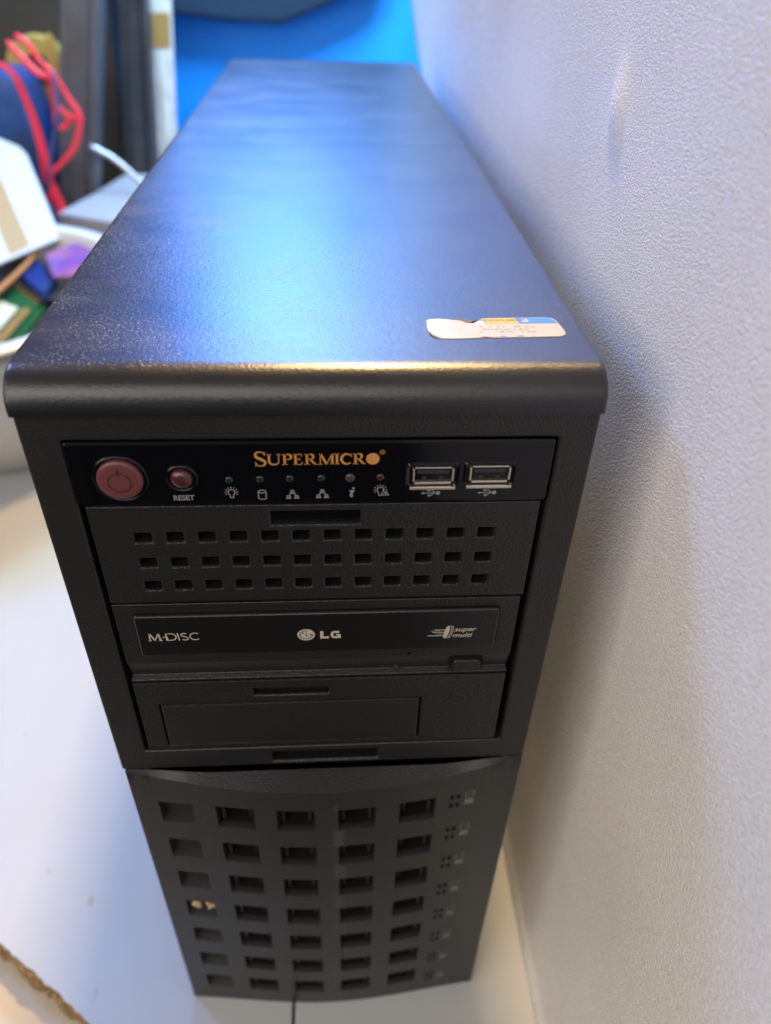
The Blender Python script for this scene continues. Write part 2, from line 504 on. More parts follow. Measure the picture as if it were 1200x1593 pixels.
o = link('wall_patch', bm, M['wfar'], wall, smooth=True)

# backdrop + what hangs in front of it
bm = bmesh.new(); box(bm, -0.75, 1.2, 1.38, 1.40, -0.75, 1.5)
bd = structure(link('backdrop', bm, M['blue']))

bm = bmesh.new()
prism(bm, [(-0.30, 0.70), (-0.30, 0.412), (-0.247, 0.406), (-0.16, 0.399), (-0.077, 0.397), (-0.02, 0.417), (0.043, 0.441), (0.10, 0.470), (0.12, 0.52), (0.12, 0.70)], 'y', 1.33, 1.372)
tc_ = tag(link('hanging_cloth', bm, M['teal'], bevel=0.006), 'dark teal cloth hanging against the bright blue backdrop, top centre', 'cloth')
tc_.location = (0, 0, 0)

# table: two laminated boards with a seam, chipped front-left corner, lower cream board
tab = thing('workbench', 'white laminated workbench with a chipped chipboard edge and a seam under the tower', 'table', (0, 0, -0.02))
def off(pts): return pts
def ragged(p, q, n, amp):
    out = []
    d = Vector((q[0]-p[0], q[1]-p[1])); nrm = Vector((-d.y, d.x)).normalized()
    for i in range(n):
        t = i/n; a = random.uniform(-amp, amp) if 0 < i else 0
        out.append((p[0]+d.x*t+nrm.x*a, p[1]+d.y*t+nrm.y*a))
    return out
left = [(-0.0255, 1.36), (-1.1, 1.36), (-1.1, 0.632)] + ragged((-1.1, 0.632), (-0.30, 0.096), 30, 0.0010)[1:] + ragged((-0.30, 0.096), (-0.10, -0.043), 70, 0.0009) + ragged((-0.10, -0.043), (-0.0255, -0.093), 8, 0.0006)+[(-0.0255, -0.093)]
bm = bmesh.new(); prism(bm, left, 'z', 0.017, 0.020)
link('board', bm, M['laminate'], tab, bevel=0.0003)
def inward(pts, k): return [(x+(k*0.55 if i > 2 else 0), y+(k*0.8 if i > 2 else 0)) for i, (x, y) in enumerate(pts)]
core = [(-0.0255, 1.36), (-1.1, 1.36), (-1.1, 0.628)] + ragged((-1.1, 0.628), (-0.30, 0.092), 30, 0.002)[1:] + ragged((-0.30, 0.0945), (-0.10, -0.0445), 90, 0.0018) + [(-0.0255, -0.097)]
bm = bmesh.new(); prism(bm, core, 'z', -0.008, 0.01695)
link('chipboard_core', bm, M['chip'], tab)
bm = bmesh.new(); box(bm, -0.0235, 0.9, -0.10, 1.36, -0.008, 0.0197)
link('board', bm, M['laminate'], tab, bevel=0.0006)
bm = bmesh.new(); box(bm, -1.1, 0.9, -0.10, 1.36, -0.030, -0.0085)
link('lower_board', bm, M['cream'], tab, bevel=0.001)
for x in (-1.0, 0.8):
    for y in (-0.04, 1.28):
        bm = bmesh.new(); box(bm, x-0.025, x+0.025, y-0.025, y+0.025, -0.73, -0.0305)
        link('leg', bm, M['beam'], tab, bevel=0.002)
for (x, y, a, b) in ((-0.164, 0.062, 0.0016, 0.004), (-0.198, 0.084, 0.0012, 0.0016), (-0.147, 0.005, 0.0004, 0.004), (-0.25, 0.2, 0.0015, 0.001)):
    bm = bmesh.new(); fill(bm, [(x+a*math.cos(t*0.7)*random.uniform(.7, 1.1), y+b*math.sin(t*0.7)*random.uniform(.7, 1.1)) for t in range(9)], lambda p, q, h: (p, q, 0.0202+h))
    link('stain', bm, M['stain'], tab)

# ------------------------------------------------------------------ THE COMPUTER TOWER
T = thing('computer_tower', 'black server tower with perforated lower door standing on the white bench beside the wall', 'computer', (0, 0, 0))

# chassis body behind the front
bm = bmesh.new()
box(bm, -0.0845, 0.0845, 0.024, 0.642, 0.003, 0.413)
link('chassis', bm, M['chassis'], T, bevel=0.001)
for sx in (-1, 1):
    for y in (0.06, 0.58):
        boxobj('foot', (sx*0.07-0.012, sx*0.07+0.012, y-0.02, y+0.02, 0.0, 0.0029), M['blackp'], T)

# case cover: one folded sheet, rounded front roll, sides going down
r_ = 0.0112; cy, cz = -0.0018+r_, 0.4267-r_
outer = [((-0.0018, 0.4143), (-1, 0)), ((-0.0018, 0.4150), (-1, 0))]          # (y,z) and outward normal
for i in range(21):
    a = R(180-90*i/20)
    outer.append(((cy+r_*math.cos(a), cz+r_*math.sin(a)), (math.cos(a), math.sin(a))))
for y in (0.0098, 0.0105, 0.02, 0.05, 0.1, 0.2, 0.3, 0.4, 0.5, 0.6, 0.64, 0.646): outer.append(((y, 0.4267), (0, 1)))
outer += [((0.6475, 0.4260), (0.7, 0.7)), ((0.648, 0.4245), (1, 0)), ((0.648, 0.4205), (1, 0))]
sl = [(x, ins) for x, ins in reversed([(0.0876-0.0016*(1-math.cos(R(90*i/6))), 0.0016*(1-math.sin(R(90*i/6)))) for i in range(7)])]
half = [(0.0, 0.0), (0.05, 0.0), (0.08, 0.0), (0.0855, 0.0)] + sorted(sl[1:], key=lambda p: p[0])
slices = [(-x, i_) for x, i_ in reversed(half[1:])] + half
bm = bmesh.new()
grid_ = []
for x, ins in slices:
    grid_.append([bm.verts.new((x, p[0]-n[0]*ins, p[1]-n[1]*ins)) for p, n in outer])
for a, b in zip(grid_, grid_[1:]):
    for k in range(len(outer)-1): bm.faces.new((a[k], a[k+1], b[k+1], b[k]))
# closing faces: underside strip and end caps (own vertices, so they stay crisp)
fr = [bm.verts.new((x, 0.0020, 0.4143)) for x, ins in slices]
bk = [bm.verts.new((x, 0.0020, 0.4205)) for x, ins in slices]
dn = [bm.verts.new(g[0].co) for g in grid_]
for k in range(len(slices)-1):
    bm.faces.new((dn[k], dn[k+1], fr[k+1], fr[k]))
    bm.faces.new((fr[k], fr[k+1], bk[k+1], bk[k]))
    bm.faces.new((bk[k], bk[k+1], grid_[k+1][-1], grid_[k][-1]))
for g, sgn in ((grid_[0], -1), (grid_[-1], 1)):
    cap = [bm.verts.new(v.co) for v in g] + [bm.verts.new((g[0].co.x, 0.0020, 0.4205)), bm.verts.new((g[0].co.x, 0.0020, 0.4143))]
    f = bm.faces.new(cap if sgn > 0 else cap[::-1])
bm.normal_update()
me = bpy.data.meshes.new('case_cover')
for f in bm.faces: f.smooth = len(f.verts) == 4
bmesh.ops.recalc_face_normals(bm, faces=bm.faces)
bm.to_mesh(me); bm.free(); me.materials.append(M['coat'])
cover = bpy.data.objects.new('case_cover', me); C.objects.link(cover); cover.parent = T
for sx in (-1, 1):
    x0, x1 = sorted((sx*0.0846, sx*0.0872))
    boxobj('side_panel', (x0, x1, 0.022, 0.646, 0.004, 0.4115), M['coat'], T, bevel=0.0006)

# sticker on the cover
st = bmesh.new()
z_s = 0.4267
out = [(37.4, 38.6), (41, 39.0), (45, 38.2), (48.2, 38.9), (49.6, 37.6), (51.2, 37.0), (53.5, 38.2), (55.4, 39.3), (66, 39.9), (76.5, 40.3), (78.6, 39.6), (79.6, 37.5),
       (80.4, 29.5), (80.1, 27.0), (78.6, 25.6), (70, 25.0), (56, 24.5), (54.6, 25.1), (52.8, 24.4), (45, 23.8), (39.5, 23.7), (37.9, 24.7), (36.4, 27.6), (36.0, 32), (36.4, 37.5)]
prism(st, [(a*mm, b*mm) for a, b in out], 'z', z_s-0.0001, z_s+0.00022)
sticker = link('licence_sticker', st, M['paper'], T)
sticker['label'] = 'torn cream licence sticker with yellow and blue print on the tower top'
Ts = lambda x, y, h: (x*mm, y*mm, z_s+0.00022+h)
def sprint(name, polys, m, h=0.00005):
    bm = bmesh.new()
    for q in polys: fill(bm, q, Ts, h)
    return fin(name, bm, m, sticker)
sprint('printed_band', [[(55.4, 34.3), (66.9, 34.9), (66.0, 39.7), (55.0, 39.1)]], M['styel'])
sprint('printed_band', [[(66.9, 34.9), (79.7, 35.5), (79.2, 37.6), (78.2, 39.3), (76.3, 40.0), (66.0, 39.7)]], M['stblu'])
sprint('printed_band', [[(50.6, 34.8), (55.6, 35.0), (55.2, 38.9), (53.5, 37.9), (51.2, 36.6)]], M['stlt'])
sprint('printed_band', [[(58.3, 24.9), (61, 25.0), (60.5, 25.7), (59, 25.8)], [(64, 25.1), (66.5, 25.2), (66.2, 26.0), (64.4, 25.9)], [(68.5, 25.2), (70, 25.3), (69.5, 25.9)]], M['stblu'])
sprint('printed_band', [[(54.5, 25.2), (58.1, 24.9), (57.8, 25.6), (55.0, 25.5)]], M['styel'])
sprint('glue_residue', [[(44.5, 38.0), (47.6, 37.4), (49.4, 35.4), (51.6, 35.2), (53.2, 36.9), (54.9, 38.6), (52.2, 37.5), (50.6, 37.4), (49.3, 38.3), (48.0, 39.4)], [(36.1, 28.5), (36.5, 26.6), (38.0, 24.4), (40.2, 23.8), (38.8, 25.0), (37.2, 26.6), (36.7, 28.5)], [(51.8, 24.6), (53, 24.5), (54.8, 24.8), (53.2, 25.2)]], M['burn'])
bm = bmesh.new()
rr = random.Random(3)
for (ax, bx, y) in ((51.0, 70.5, 32.3), (53.5, 69.5, 30.3), (52.5, 72.0, 28.4)):
    x = ax
    while x < bx:
        w = rr.uniform(0.35, 1.1)
        if rr.random() < 0.74:
            fill(bm, [(x, y+0.05*rr.random()), (x+w, y), (x+w, y+rr.uniform(0.35, 0.75)), (x, y+rr.uniform(0.35, 0.7))], Ts, 0.00006)
        x += w+rr.uniform(0.15, 0.5)
fin('fine_print', bm, M['stink'], sticker)
bm = bmesh.new()
fill(bm, [(68.0, 36.3), (70.2, 36.4), (70.0, 38.9), (67.8, 38.8)], Ts, 0.00007)
fin('emblem', bm, M['paper'], sticker)
text_obj('sticker_text', 'WINDOWS SERVER', 2.0*mm, (51.8*mm, 36.5*mm, z_s+0.00036), M['stink'], sticker, rot=(0, 0, R(2.2)), sx=1.0)

# bezel frame (upper front) with handle slot
def soft(x, z): return 0.0
bz = holed_panel(-0.0868, 0.0868, 0.2402, 0.4142, 0.026,
                 [(-0.0230, 0.0228, 0.2418, 0.2490, 0.0004, 0.0003, 0.001, 0.006, 1)],
                 opening=(-0.0751, 0.0751, 0.2524, 0.4052), yf=soft)
bezel = link('front_bezel', bz, [M['bezel'], M['hollow']], T, bevel=0.0009, segs=3)
# soft inner chamfer around the opening, set just inside it
bm = bmesh.new()
def ring_strip(o_, i_, yo, yi):
    A = [bm.verts.new((x, yo, z)) for x, z in o_]; B = [bm.verts.new((x, yi, z)) for x, z in i_]
    for k in range(4): bm.faces.new((A[k], A[(k+1) % 4], B[(k+1) % 4], B[k]))
ring_strip([(-0.07505, 0.25245), (0.07505, 0.25245), (0.07505, 0.38), (-0.07505, 0.38)], [(-0.0748, 0.2526), (0.0748, 0.2526), (0.0748, 0.38), (-0.0748, 0.38)], 0.004, 0.012)
bm.free()
boxobj('bay_cavity', (-0.0750, 0.0750, 0.0165, 0.0235, 0.2526, 0.4050), M['hollow'], T)

# --- control panel: glossy black slab
cp = bmesh.new()
prism(cp, rrect(-0.0747, 0.0743, 0.3815, 0.4049, 0.0012, 4), 'y', -0.0009, 0.012)
panel = link('control_panel', cp, M['gloss'], T, bevel=0.0008, segs=3)
panel['label'] = 'glossy black control strip with two maroon buttons and two USB ports'
# scooped left end wing (glossy curved fin)
bm = bmesh.new()
n = 14; A = []
for i in range(n+1):
    t = i/n; x = -0.0736+0.0062*t; y = -0.0007-0.0006*math.sin(math.pi*t)
    A.append((bm.verts.new((x, y, 0.3822)), bm.verts.new((x+0.0002, y, 0.4040))))
for p, q in zip(A, A[1:]): bm.faces.new((p[0], q[0], q[1], p[1]))
link('curved_wing', bm, M['gloss'], panel, smooth=True)

PY = -0.0009
def button(cx, cz, r, m, name, dome=0.0, proud=0.0016):
    bm = bmesh.new()
    B = PY
    lathe_y(bm, cx, cz, [(r, B), (r, B-proud+0.0006), (r-0.00035, B-proud), (r*0.8, B-proud-dome*0.35), (r*0.4, B-proud-dome*0.85), (0, B-proud-dome)], 48)
    b = link(name, bm, m, panel, smooth=True)
    bm = bmesh.new()   # glossy moat round the button
    lathe_y(bm, cx, cz, [(r+0.0016, B-0.00002), (r+0.0014, B-0.0006), (r+0.0010, B-0.0010), (r+0.0006, B-0.0006), (r+0.0002, B-0.00005)], 48)
    link('ring', bm, M['gloss'], b, smooth=True)
    return b
pw = button(-0.0597, 0.3922, 0.0070, M['red'], 'power_button', 0.0003)
bm = bmesh.new()
Tp = front(-0.0017)
ribbon(bm, arc(-0.0597, 0.3918, 0.0034, 0.0034, 0, 360, 32)[:-1], 0.00036, front(PY-0.00175), closed=True, h=0.0002)
ribbon(bm, [(-0.0597, 0.3970), (-0.0597, 0.3941)], 0.00036, front(PY-0.00175), h=0.0002)
fin('power_symbol', bm, M['engr'], pw)
rs = button(-0.0412, 0.3921, 0.0035, M['redcap'], 'reset_button', 0.0012, 0.0012)

text_obj('reset_lettering', 'RESET', 2.75*mm, (-0.0449, PY-0.00006, 0.3836), M['white'], panel, offset=0.00006, sx=0.90)
TF = front(PY)

# SUPERMICRO with hand-cut serif capitals and a solid disc for the last letter
bm = bmesh.new()
def serif_word():
    base = 396.55; h = 4.0
    x0 = -18.8; k = 0.0395
    X = lambda c: x0+(c-80)*k
    tk, tn, sf = 0.82, 0.34, 0.30
    S = []  # strokes in mm
    def st(pts, w): S.append((pts, w))
    def ser(x, z, w): st([(x-w/2, z), (x+w/2, z)], sf)
    top = base+h; b = base
    def yb(z): return z+sf/2
    def yt(z): return z-sf/2
    # big S
    sx0, sx1, sb, stp = X(84), X(178), base-0.45, base+4.95
    cx = (sx0+sx1)/2; rx = (sx1-sx0)/2-0.15; H = (stp-sb)
    pts = []; w = []
    ctrl = [(0.86, 0.80, .5), (0.66, 0.95, .45), (0.30, 0.955, .6), (0.12, 0.80, .95), (0.22, 0.62, 1.15), (0.55, 0.48, 1.35), (0.84, 0.34, 1.15), (0.86, 0.16, .9), (0.66, 0.045, .55), (0.32, 0.045, .42), (0.12, 0.20, .5)]
    for (u, v_, ww) in ctrl: pts.append((sx0+u*(sx1-sx0), sb+v_*H)); w.append(ww*0.88)
    sp, sw = [], []
    for i in range(len(pts)-1):
        p0 = pts[max(i-1, 0)]; p1 = pts[i]; p2 = pts[i+1]; p3 = pts[min(i+2, len(pts)-1)]
        for q in range(5):
            t = q/5
            f = lambda a, b_, c, d: 0.5*(2*b_+(-a+c)*t+(2*a-5*b_+4*c-d)*t*t+(-a+3*b_-3*c+d)*t**3)
            sp.append((f(p0[0], p1[0], p2[0], p3[0]), f(p0[1], p1[1], p2[1], p3[1]))); sw.append(w[i]+(w[i+1]-w[i])*t)
    sp.append(pts[-1]); sw.append(w[-1]); S.append((sp, sw))
    st([(sx0+0.87*(sx1-sx0), sb+0.98*H), (sx0+0.87*(sx1-sx0), sb+0.70*H)], 0.28)
    st([(sx0+0.10*(sx1-sx0), sb+0.0*H), (sx0+0.10*(sx1-sx0), sb+0.32*H)], 0.28)
    # U
    a, c = X(198), X(272)
    st([(a, top), (a, b+1.3)] + arc((a+c)/2, b+1.35, (c-a)/2, 1.2, 180, 360, 12) + [(c, b+1.3), (c, top)], [tk, tk] + [tk-(tk-tn)*i/12 for i in range(13)] + [tn, tn])
    ser(a, yt(top), 1.5); ser(c, yt(top), 1.2)
    # P
    a = X(318)
    st([(a, b), (a, top)], tk); ser(a, yb(b), 1.7); ser(a-0.1, yt(top), 1.2)
    st([(a, yt(top)), (a+1.0, yt(top))] + arc(a+1.05, b+2.95, 0.95, 0.92, 90, -90, 10) + [(a+1.0, b+2.03), (a, b+2.03)], [tn, tn, tn, .5, .7, tk, tk, tk, tk, .7, .5, tn, tn, tn, tn])
    # E
    a = X(402)
    st([(a, b), (a, top)], tk); st([(a-0.65, yb(b)), (a+1.95, yb(b))], sf); st([(a-0.65, yt(top)), (a+1.85, yt(top))], sf)
    st([(a, b+2.05), (a+1.3, b+2.05)], tn); st([(a+1.85, b), (a+2.0, b+1.0)], 0.3); st([(a+1.8, top), (a+1.8, top-0.9)], 0.3); st([(a+1.3, b+1.6), (a+1.3, b+2.5)], 0.24)
    # R
    def Rr(a):
        st([(a, b), (a, top)], tk); ser(a, yb(b), 1.7); ser(a-0.1, yt(top), 1.2)
        st([(a, yt(top)), (a+1.0, yt(top))] + arc(a+1.05, b+2.98, 0.9, 0.88, 90, -90, 10) + [(a+1.0, b+2.1), (a, b+2.1)], [tn, tn, tn, .5, .7, tk, tk, tk, tk, .7, .5, tn, tn, tn, tn])
        st([(a+0.95, b+2.1), (a+2.5, b+0.12)], 0.8); st([(a+2.0, yb(b)), (a+3.1, yb(b))], sf)
    Rr(X(490))
    # M
    a, c = X(592), X(688)
    st([(a, b), (a+0.1, top)], tn); st([(c-0.05, b), (c-0.1, top)], tk); st([(a+0.15, top-0.1), ((a+c)/2+0.1, b+0.1)], tk); st([((a+c)/2+0.1, b+0.1), (c-0.2, top-0.1)], tn)
    ser(a, yb(b), 1.4); ser(c, yb(b), 1.6); st([(a-0.4, yt(top)), (a+0.6, yt(top))], sf); st([(c-0.5, yt(top)), (c+0.6, yt(top))], sf)
    # I
    a = X(722); st([(a, b), (a, top)], tk); ser(a, yb(b), 1.6); ser(a, yt(top), 1.6)
    # C
    cx_ = X(798)
    A_ = arc(cx_, b+2.0, 1.62, 1.82, 42, 318, 20)
    st(A_, [tn+(tk*1.15-tn)*math.sin(math.pi*i/20)**1.0 for i in range(21)])
    st([(cx_+1.45, top), (cx_+1.45, top-1.25)], 0.28)
    Rr(X(866))
    return S, X
S, X = serif_word()
for pts, w in S:
    ribbon(bm, [(a*mm, b*mm) for a, b in pts], [q*0.86*mm for q in w] if isinstance(w, list) else w*0.86*mm, TF)
fill(bm, [(a*mm, b*mm) for a, b in arc(17.6, 398.5, 2.08, 2.1, 0, 360, 36)[:-1]], TF, 0.00008)
ribbon(bm, [(a*mm, b*mm) for a, b in arc(20.5, 400.9, 0.72, 0.72, 0, 360, 16)[:-1]], 0.00016, TF, closed=True)
fin('brand_lettering', bm, M['orange'], panel)
text_obj('registered_letter', 'R', 0.95*mm, (0.02025, PY-0.00007, 0.4006), M['orange'], panel)

# indicator lenses
for i, (x, z, m, r) in enumerate(((-26.9, 391.1, 'ledg', 1.25), (-17.4, 391.3, 'ledg', 1.25), (-8.2, 391.4, 'ledg', 1.25), (1.6, 391.4, 'ledg', 1.25), (10.6, 391.4, 'ledp', 1.55), (20.1, 391.5, 'ledr', 1.25))):
    bm = bmesh.new()
    lathe_y(bm, x*mm, z*mm, [(r*mm, PY+0.0002), (r*mm*0.95, PY-0.0002), (r*mm*0.5, PY-0.00035), (0, PY-0.0004)], 20)
    o = link('indicator_light', bm, M[m], panel, smooth=True)
    if m == 'ledr': o['label'] = 'dark red indicator light'
    elif m == 'ledp': o['label'] = 'smoky pink indicator light'
    else: o['label'] = 'dark green indicator light'

# icons
IW = 0.34*mm
def sc(pts, cx, cz, s=1.0): return [((cx+a*s)*mm, (cz+b*s)*mm) for a, b in pts]
def icon_bulb(bm, cx, cz, warn=False, s=1.0):
    ribbon(bm, sc(arc(0, 0.15, 1.05, 1.05, -50, 230, 18), cx, cz, s), IW, TF)
    ribbon(bm, sc([(0.68, -0.65), (0.5, -1.35), (0.5, -1.8), (0.2, -2.05), (-0.2, -2.05), (-0.5, -1.8), (-0.5, -1.35), (-0.68, -0.65)], cx, cz, s), IW, TF)
    for a in range(0, 181, 30):
        c, d = math.cos(R(a)), math.sin(R(a))
        ribbon(bm, sc([(1.5*c, 0.15+1.5*d), (2.15*c, 0.15+2.15*d)], cx, cz, s), IW*0.85, TF)
    for a in (-25, 205):
        c, d = math.cos(R(a)), math.sin(R(a))
        ribbon(bm, sc([(1.5*c, 0.15+1.5*d), (2.1*c, 0.15+2.1*d)], cx, cz, s), IW*0.85, TF)
    if warn:
        ribbon(bm, sc([(0.9, -1.9), (2.7, -1.9), (1.8, -0.3)], cx, cz, s), IW*0.8, TF, closed=True, h=0.00008)
        ribbon(bm, sc([(1.8, -0.9), (1.8, -1.6)], cx, cz, s), IW*0.9, TF)
def icon_disk(bm, cx, cz):
    ribbon(bm, sc(arc(0, 1.15, 1.2, 0.55, 0, 360, 20)[:-1], cx, cz), IW, TF, closed=True)
    ribbon(bm, sc([(-1.2, 1.1), (-1.2, -1.3)] + arc(0, -1.3, 1.2, 0.5, 180, 360, 10) + [(1.2, 1.1)], cx, cz), IW, TF, h=0.00008)
def icon_net(bm, cx, cz):
    for (a, b) in ((0, 1.05), (-1.25, -0.95), (1.25, -0.95)):
        ribbon(bm, sc([(a-0.42, b+0.35), (a+0.42, b+0.35), (a+0.5, b-0.35), (a-0.5, b-0.35)], cx, cz), IW, TF, closed=True)
        ribbon(bm, sc([(a-0.85, b-0.7), (a+0.85, b-0.7)], cx, cz), IW*1.2, TF)
    ribbon(bm, sc([(-0.3, 0.2), (-1.0, -0.3)], cx, cz), IW, TF); ribbon(bm, sc([(0.3, 0.2), (1.0, -0.3)], cx, cz), IW, TF)
def icon_i(bm, cx, cz):
    fill(bm, sc(arc(0.55, 1.75, 0.45, 0.42, 0, 360, 12)[:-1], cx, cz), TF, 0.00008)
    ribbon(bm, sc([(-0.75, 0.55), (-0.3, 0.85), (0.25, 0.8), (-0.05, -0.2), (-0.35, -1.3), (-0.1, -1.5), (0.5, -1.05)], cx, cz), [IW*.8, IW, IW*2, IW*2.2, IW*2.2, IW*1.4, IW*.7], TF)
def icon_usb(bm, cx, cz):
    ribbon(bm, sc([(-2.4, 0), (1.9, 0)], cx, cz), IW, TF)
    fill(bm, sc([(-3.2, 0), (-2.2, 0.55), (-2.2, -0.55)], cx, cz), TF, 0.00009)
    fill(bm, sc(arc(2.3, 0, 0.75, 0.75, 0, 360, 16)[:-1], cx, cz), TF, 0.00009)
    ribbon(bm, sc([(1.3, 0), (0.6, 0.95), (-0.5, 1.0)], cx, cz), IW, TF, h=0.00008)
    ribbon(bm, sc([(0.9, 0), (0.2, -0.95), (-0.3, -1.0)], cx, cz), IW, TF, h=0.00008)
    fill(bm, sc(arc(-0.8, 1.0, 0.48, 0.45, 0, 360, 12)[:-1], cx, cz), TF, 0.0001)
    fill(bm, sc([(-1.0, -0.6), (-0.2, -0.6), (-0.2, -1.4), (-1.0, -1.4)], cx, cz), TF, 0.0001)
for nm, fn in (('bulb_symbol', lambda b: icon_bulb(b, -26.6, 386.3)), ('disk_symbol', lambda b: icon_disk(b, -17.1, 385.4)), ('network_symbol', lambda b: icon_net(b, -7.6, 385.5)),
               ('network_symbol', lambda b: icon_net(b, 1.8, 385.6)), ('info_symbol', lambda b: icon_i(b, 11.1, 385.7)), ('warning_symbol', lambda b: icon_bulb(b, 20.2, 386.5, True)),
               ('usb_symbol', lambda b: icon_usb(b, 36.4, 385.2)), ('usb_symbol', lambda b: icon_usb(b, 54.6, 385.1))):
    bm = bmesh.new(); fn(bm); fin(nm, bm, M['white'], panel)

# USB ports
def usb(cx, cz):
    # raised glossy surround
    bm = bmesh.new()
    O = rrect(cx-0.0084, cx+0.0084, cz-0.0050, cz+0.0046, 0.0016, 5); I = rrect(cx-0.0070, cx+0.0070, cz-0.0037, cz+0.0035, 0.0006, 5)
    def ringf(a, ya, b, yb_):
        A = [bm.verts.new((x, ya, z)) for x, z in a]; B = [bm.verts.new((x, yb_, z)) for x, z in b]
        n = len(A)
        for i in range(n): bm.faces.new((A[i], A[(i+1) % n], B[(i+1) % n], B[i]))
    Mi = rrect(cx-0.0077, cx+0.0077, cz-0.0043, cz+0.0041, 0.0011, 5)
    ringf(O, PY-0.00002, Mi, PY-0.0009); ringf(Mi, PY-0.0009, I, PY-0.0003); ringf(I, PY-0.0003, I, PY+0.003)
    u = link('usb_port', bm, M['gloss'], panel)
    # steel shell: four flared lips + inner walls
    bm = bmesh.new()
    w, h = 0.0066, 0.0032
    for (x0, x1, z0, z1) in ((cx-w+0.0008, cx+w-0.0008, cz+h-0.0006, cz+h), (cx-w+0.0008, cx+w-0.0008, cz-h, cz-h+0.0008), (cx-w, cx-w+0.0008, cz-h+0.0009, cz+h-0.0007), (cx+w-0.0008, cx+w, cz-h+0.0009, cz+h-0.0007)):
        box(bm, x0, x1, PY-0.0008, PY+0.006, z0, z1)
    link('steel_shell', bm, M['steel'], u, bevel=0.00025)
    bm = bmesh.new(); box(bm, cx-w+0.0009, cx+w-0.0009, PY+0.0002, PY+0.0004, cz-h+0.0009, cz+h-0.0007)
    link('port_cavity', bm, M['hollow'], u)
    bm = bmesh.new(); box(bm, cx-w+0.0015, cx+w-0.0015, PY-0.0004, PY+0.0001, cz+0.0004, cz+0.0018)
    link('contact_tongue', bm, M['tongue'], u, bevel=0.0002)
    bm = bmesh.new()
    for dx in (-0.0028, 0.0026): box(bm, cx+dx-0.0007, cx+dx+0.0007, PY-0.0004, PY+0.0001, cz-0.0017, cz-0.0006)
    link('retention_tab', bm, M['tongue'], u, bevel=0.0002)
    # bright steel lip below the port
    bm = bmesh.new(); box(bm, cx-0.0074, cx+0.0074, PY-0.0012, PY-0.0002, cz-0.0053, cz-0.0041)
    link('lower_lip', bm, M['steel'], u, bevel=0.0004)
usb(0.0366, 0.3924); usb(0.0546, 0.3927)

# --- bay 1: perforated blank
holes = []
for r in range(3):
    for c in range(12):
        cx = -57.3+10.34*c; cz = (367.3, 356.4, 345.9)[r]
        holes.append(((cx-2.9)*mm, (cx+2.9)*mm, (cz-2.25)*mm, (cz+2.25)*mm, 0.0002, 0.0002, 0.0010, 0.0060, 1))
holes.append((-0.0154, 0.0142, 0.3716, 0.3777, 0.0002, 0.0002, 0.0006, 0.0024, 0))
hp = holed_panel(-0.0733, 0.0733, 0.3380, 0.3803, 0.014, holes, yf=lambda x, z: 0.0004)
b1 = link('vented_bay_cover', hp, [M['drive'], M['hollow']], T, bevel=0.00045)
# dark inner grid: openings one step further in
bm = bmesh.new(); box(bm, -0.0022, 0.0022, 0, 0.0001, -0.0016, 0.0016)
op0 = link('vent_opening', bm, M['hollow'], b1)
for i, h in enumerate(holes[:-1]):
    o = op0 if i == 0 else op0.copy()
    if i: C.objects.link(o)
    o.parent = b1; o.location = ((h[0]+h[1])/2, 0.0062, (h[2]+h[3])/2)
boxobj('slot_pad', (-0.0150, 0.0138, 0.0022, 0.00275, 0.3719, 0.3774), M['gloss'], b1)

# --- bay 2: optical drive
bm = bmesh.new()
# side profile (y,z): flat face, step, lower face tilting inwards, bottom lip
prism(bm, [(0.0004, 0.3370), (0.0004, 0.3062), (0.0009, 0.3058), (0.0030, 0.2975), (0.0008, 0.2964), (0.0008, 0.2957), (0.014, 0.2957), (0.014, 0.3370)], 'x', -0.0733, 0.0726)
dv = link('optical_drive', bm, M['drive'], T, bevel=0.0005, segs=3)
bm = bmesh.new(); prism(bm, rrect(-0.0670, 0.0659, 0.3113, 0.3330, 0.0016, 5), 'y', 0.0003, 0.0030)
link('tray_gap', bm, M['hollow'], dv)
bm = bmesh.new(); prism(bm, rrect(-0.0666, 0.0655, 0.3117, 0.3326, 0.0015, 5), 'y', -0.0012, 0.0030)
tr = link('tray_door', bm, M['tray'], dv, bevel=0.0011, segs=4)
YT = -0.0012
TT = front(YT)
# M-DISC
bm = bmesh.new()
def q(pts): return [(a*mm, b*mm) for a, b in pts]
b0 = 320.3; hh = 3.8; kx = 18.5/732.0; xm = lambda c: -62.5+(c-222)*kx
w = 0.42*mm
ribbon(bm, q([(xm(238), b0), (xm(246), b0+hh)]), w*1.1, TT); ribbon(bm, q([(xm(250), b0+hh-.1), (xm(312), b0+.1)]), w*1.5, TT); ribbon(bm, q([(xm(312), b0+.1), (xm(365), b0+hh-.1)]), w, TT); ribbon(bm, q([(xm(368), b0+hh), (xm(392), b0)]), w*1.6, TT)
ribbon(bm, q([(xm(218), b0+.15), (xm(260), b0+.15)]), w*.8, TT, h=0.00008); ribbon(bm, q([(xm(368), b0+.15), (xm(416), b0+.15)]), w*.8, TT, h=0.00008)
fill(bm, q(arc(xm(438), b0+1.75, .34, .34, 0, 360, 12)[:-1]), TT)
ribbon(bm, q([(xm(484), b0+.2), (xm(474), b0+hh-.2), (xm(530), b0+hh-.2)] + arc(xm(545), b0+1.9, 1.75, 1.7, 80, -80, 14) + [(xm(530), b0+.2)]), w, TT, closed=True)
ribbon(bm, q([(xm(640), b0+hh), (xm(655), b0)]), w*1.15, TT)
s_ = [(xm(765), b0+hh-.45), (xm(735), b0+hh-.15), (xm(705), b0+hh-.35), (xm(688), b0+hh-1.0), (xm(705), b0+2.15), (xm(740), b0+1.85), (xm(772), b0+1.45), (xm(785), b0+.85), (xm(765), b0+.3), (xm(730), b0+.15), (xm(698), b0+.5)]
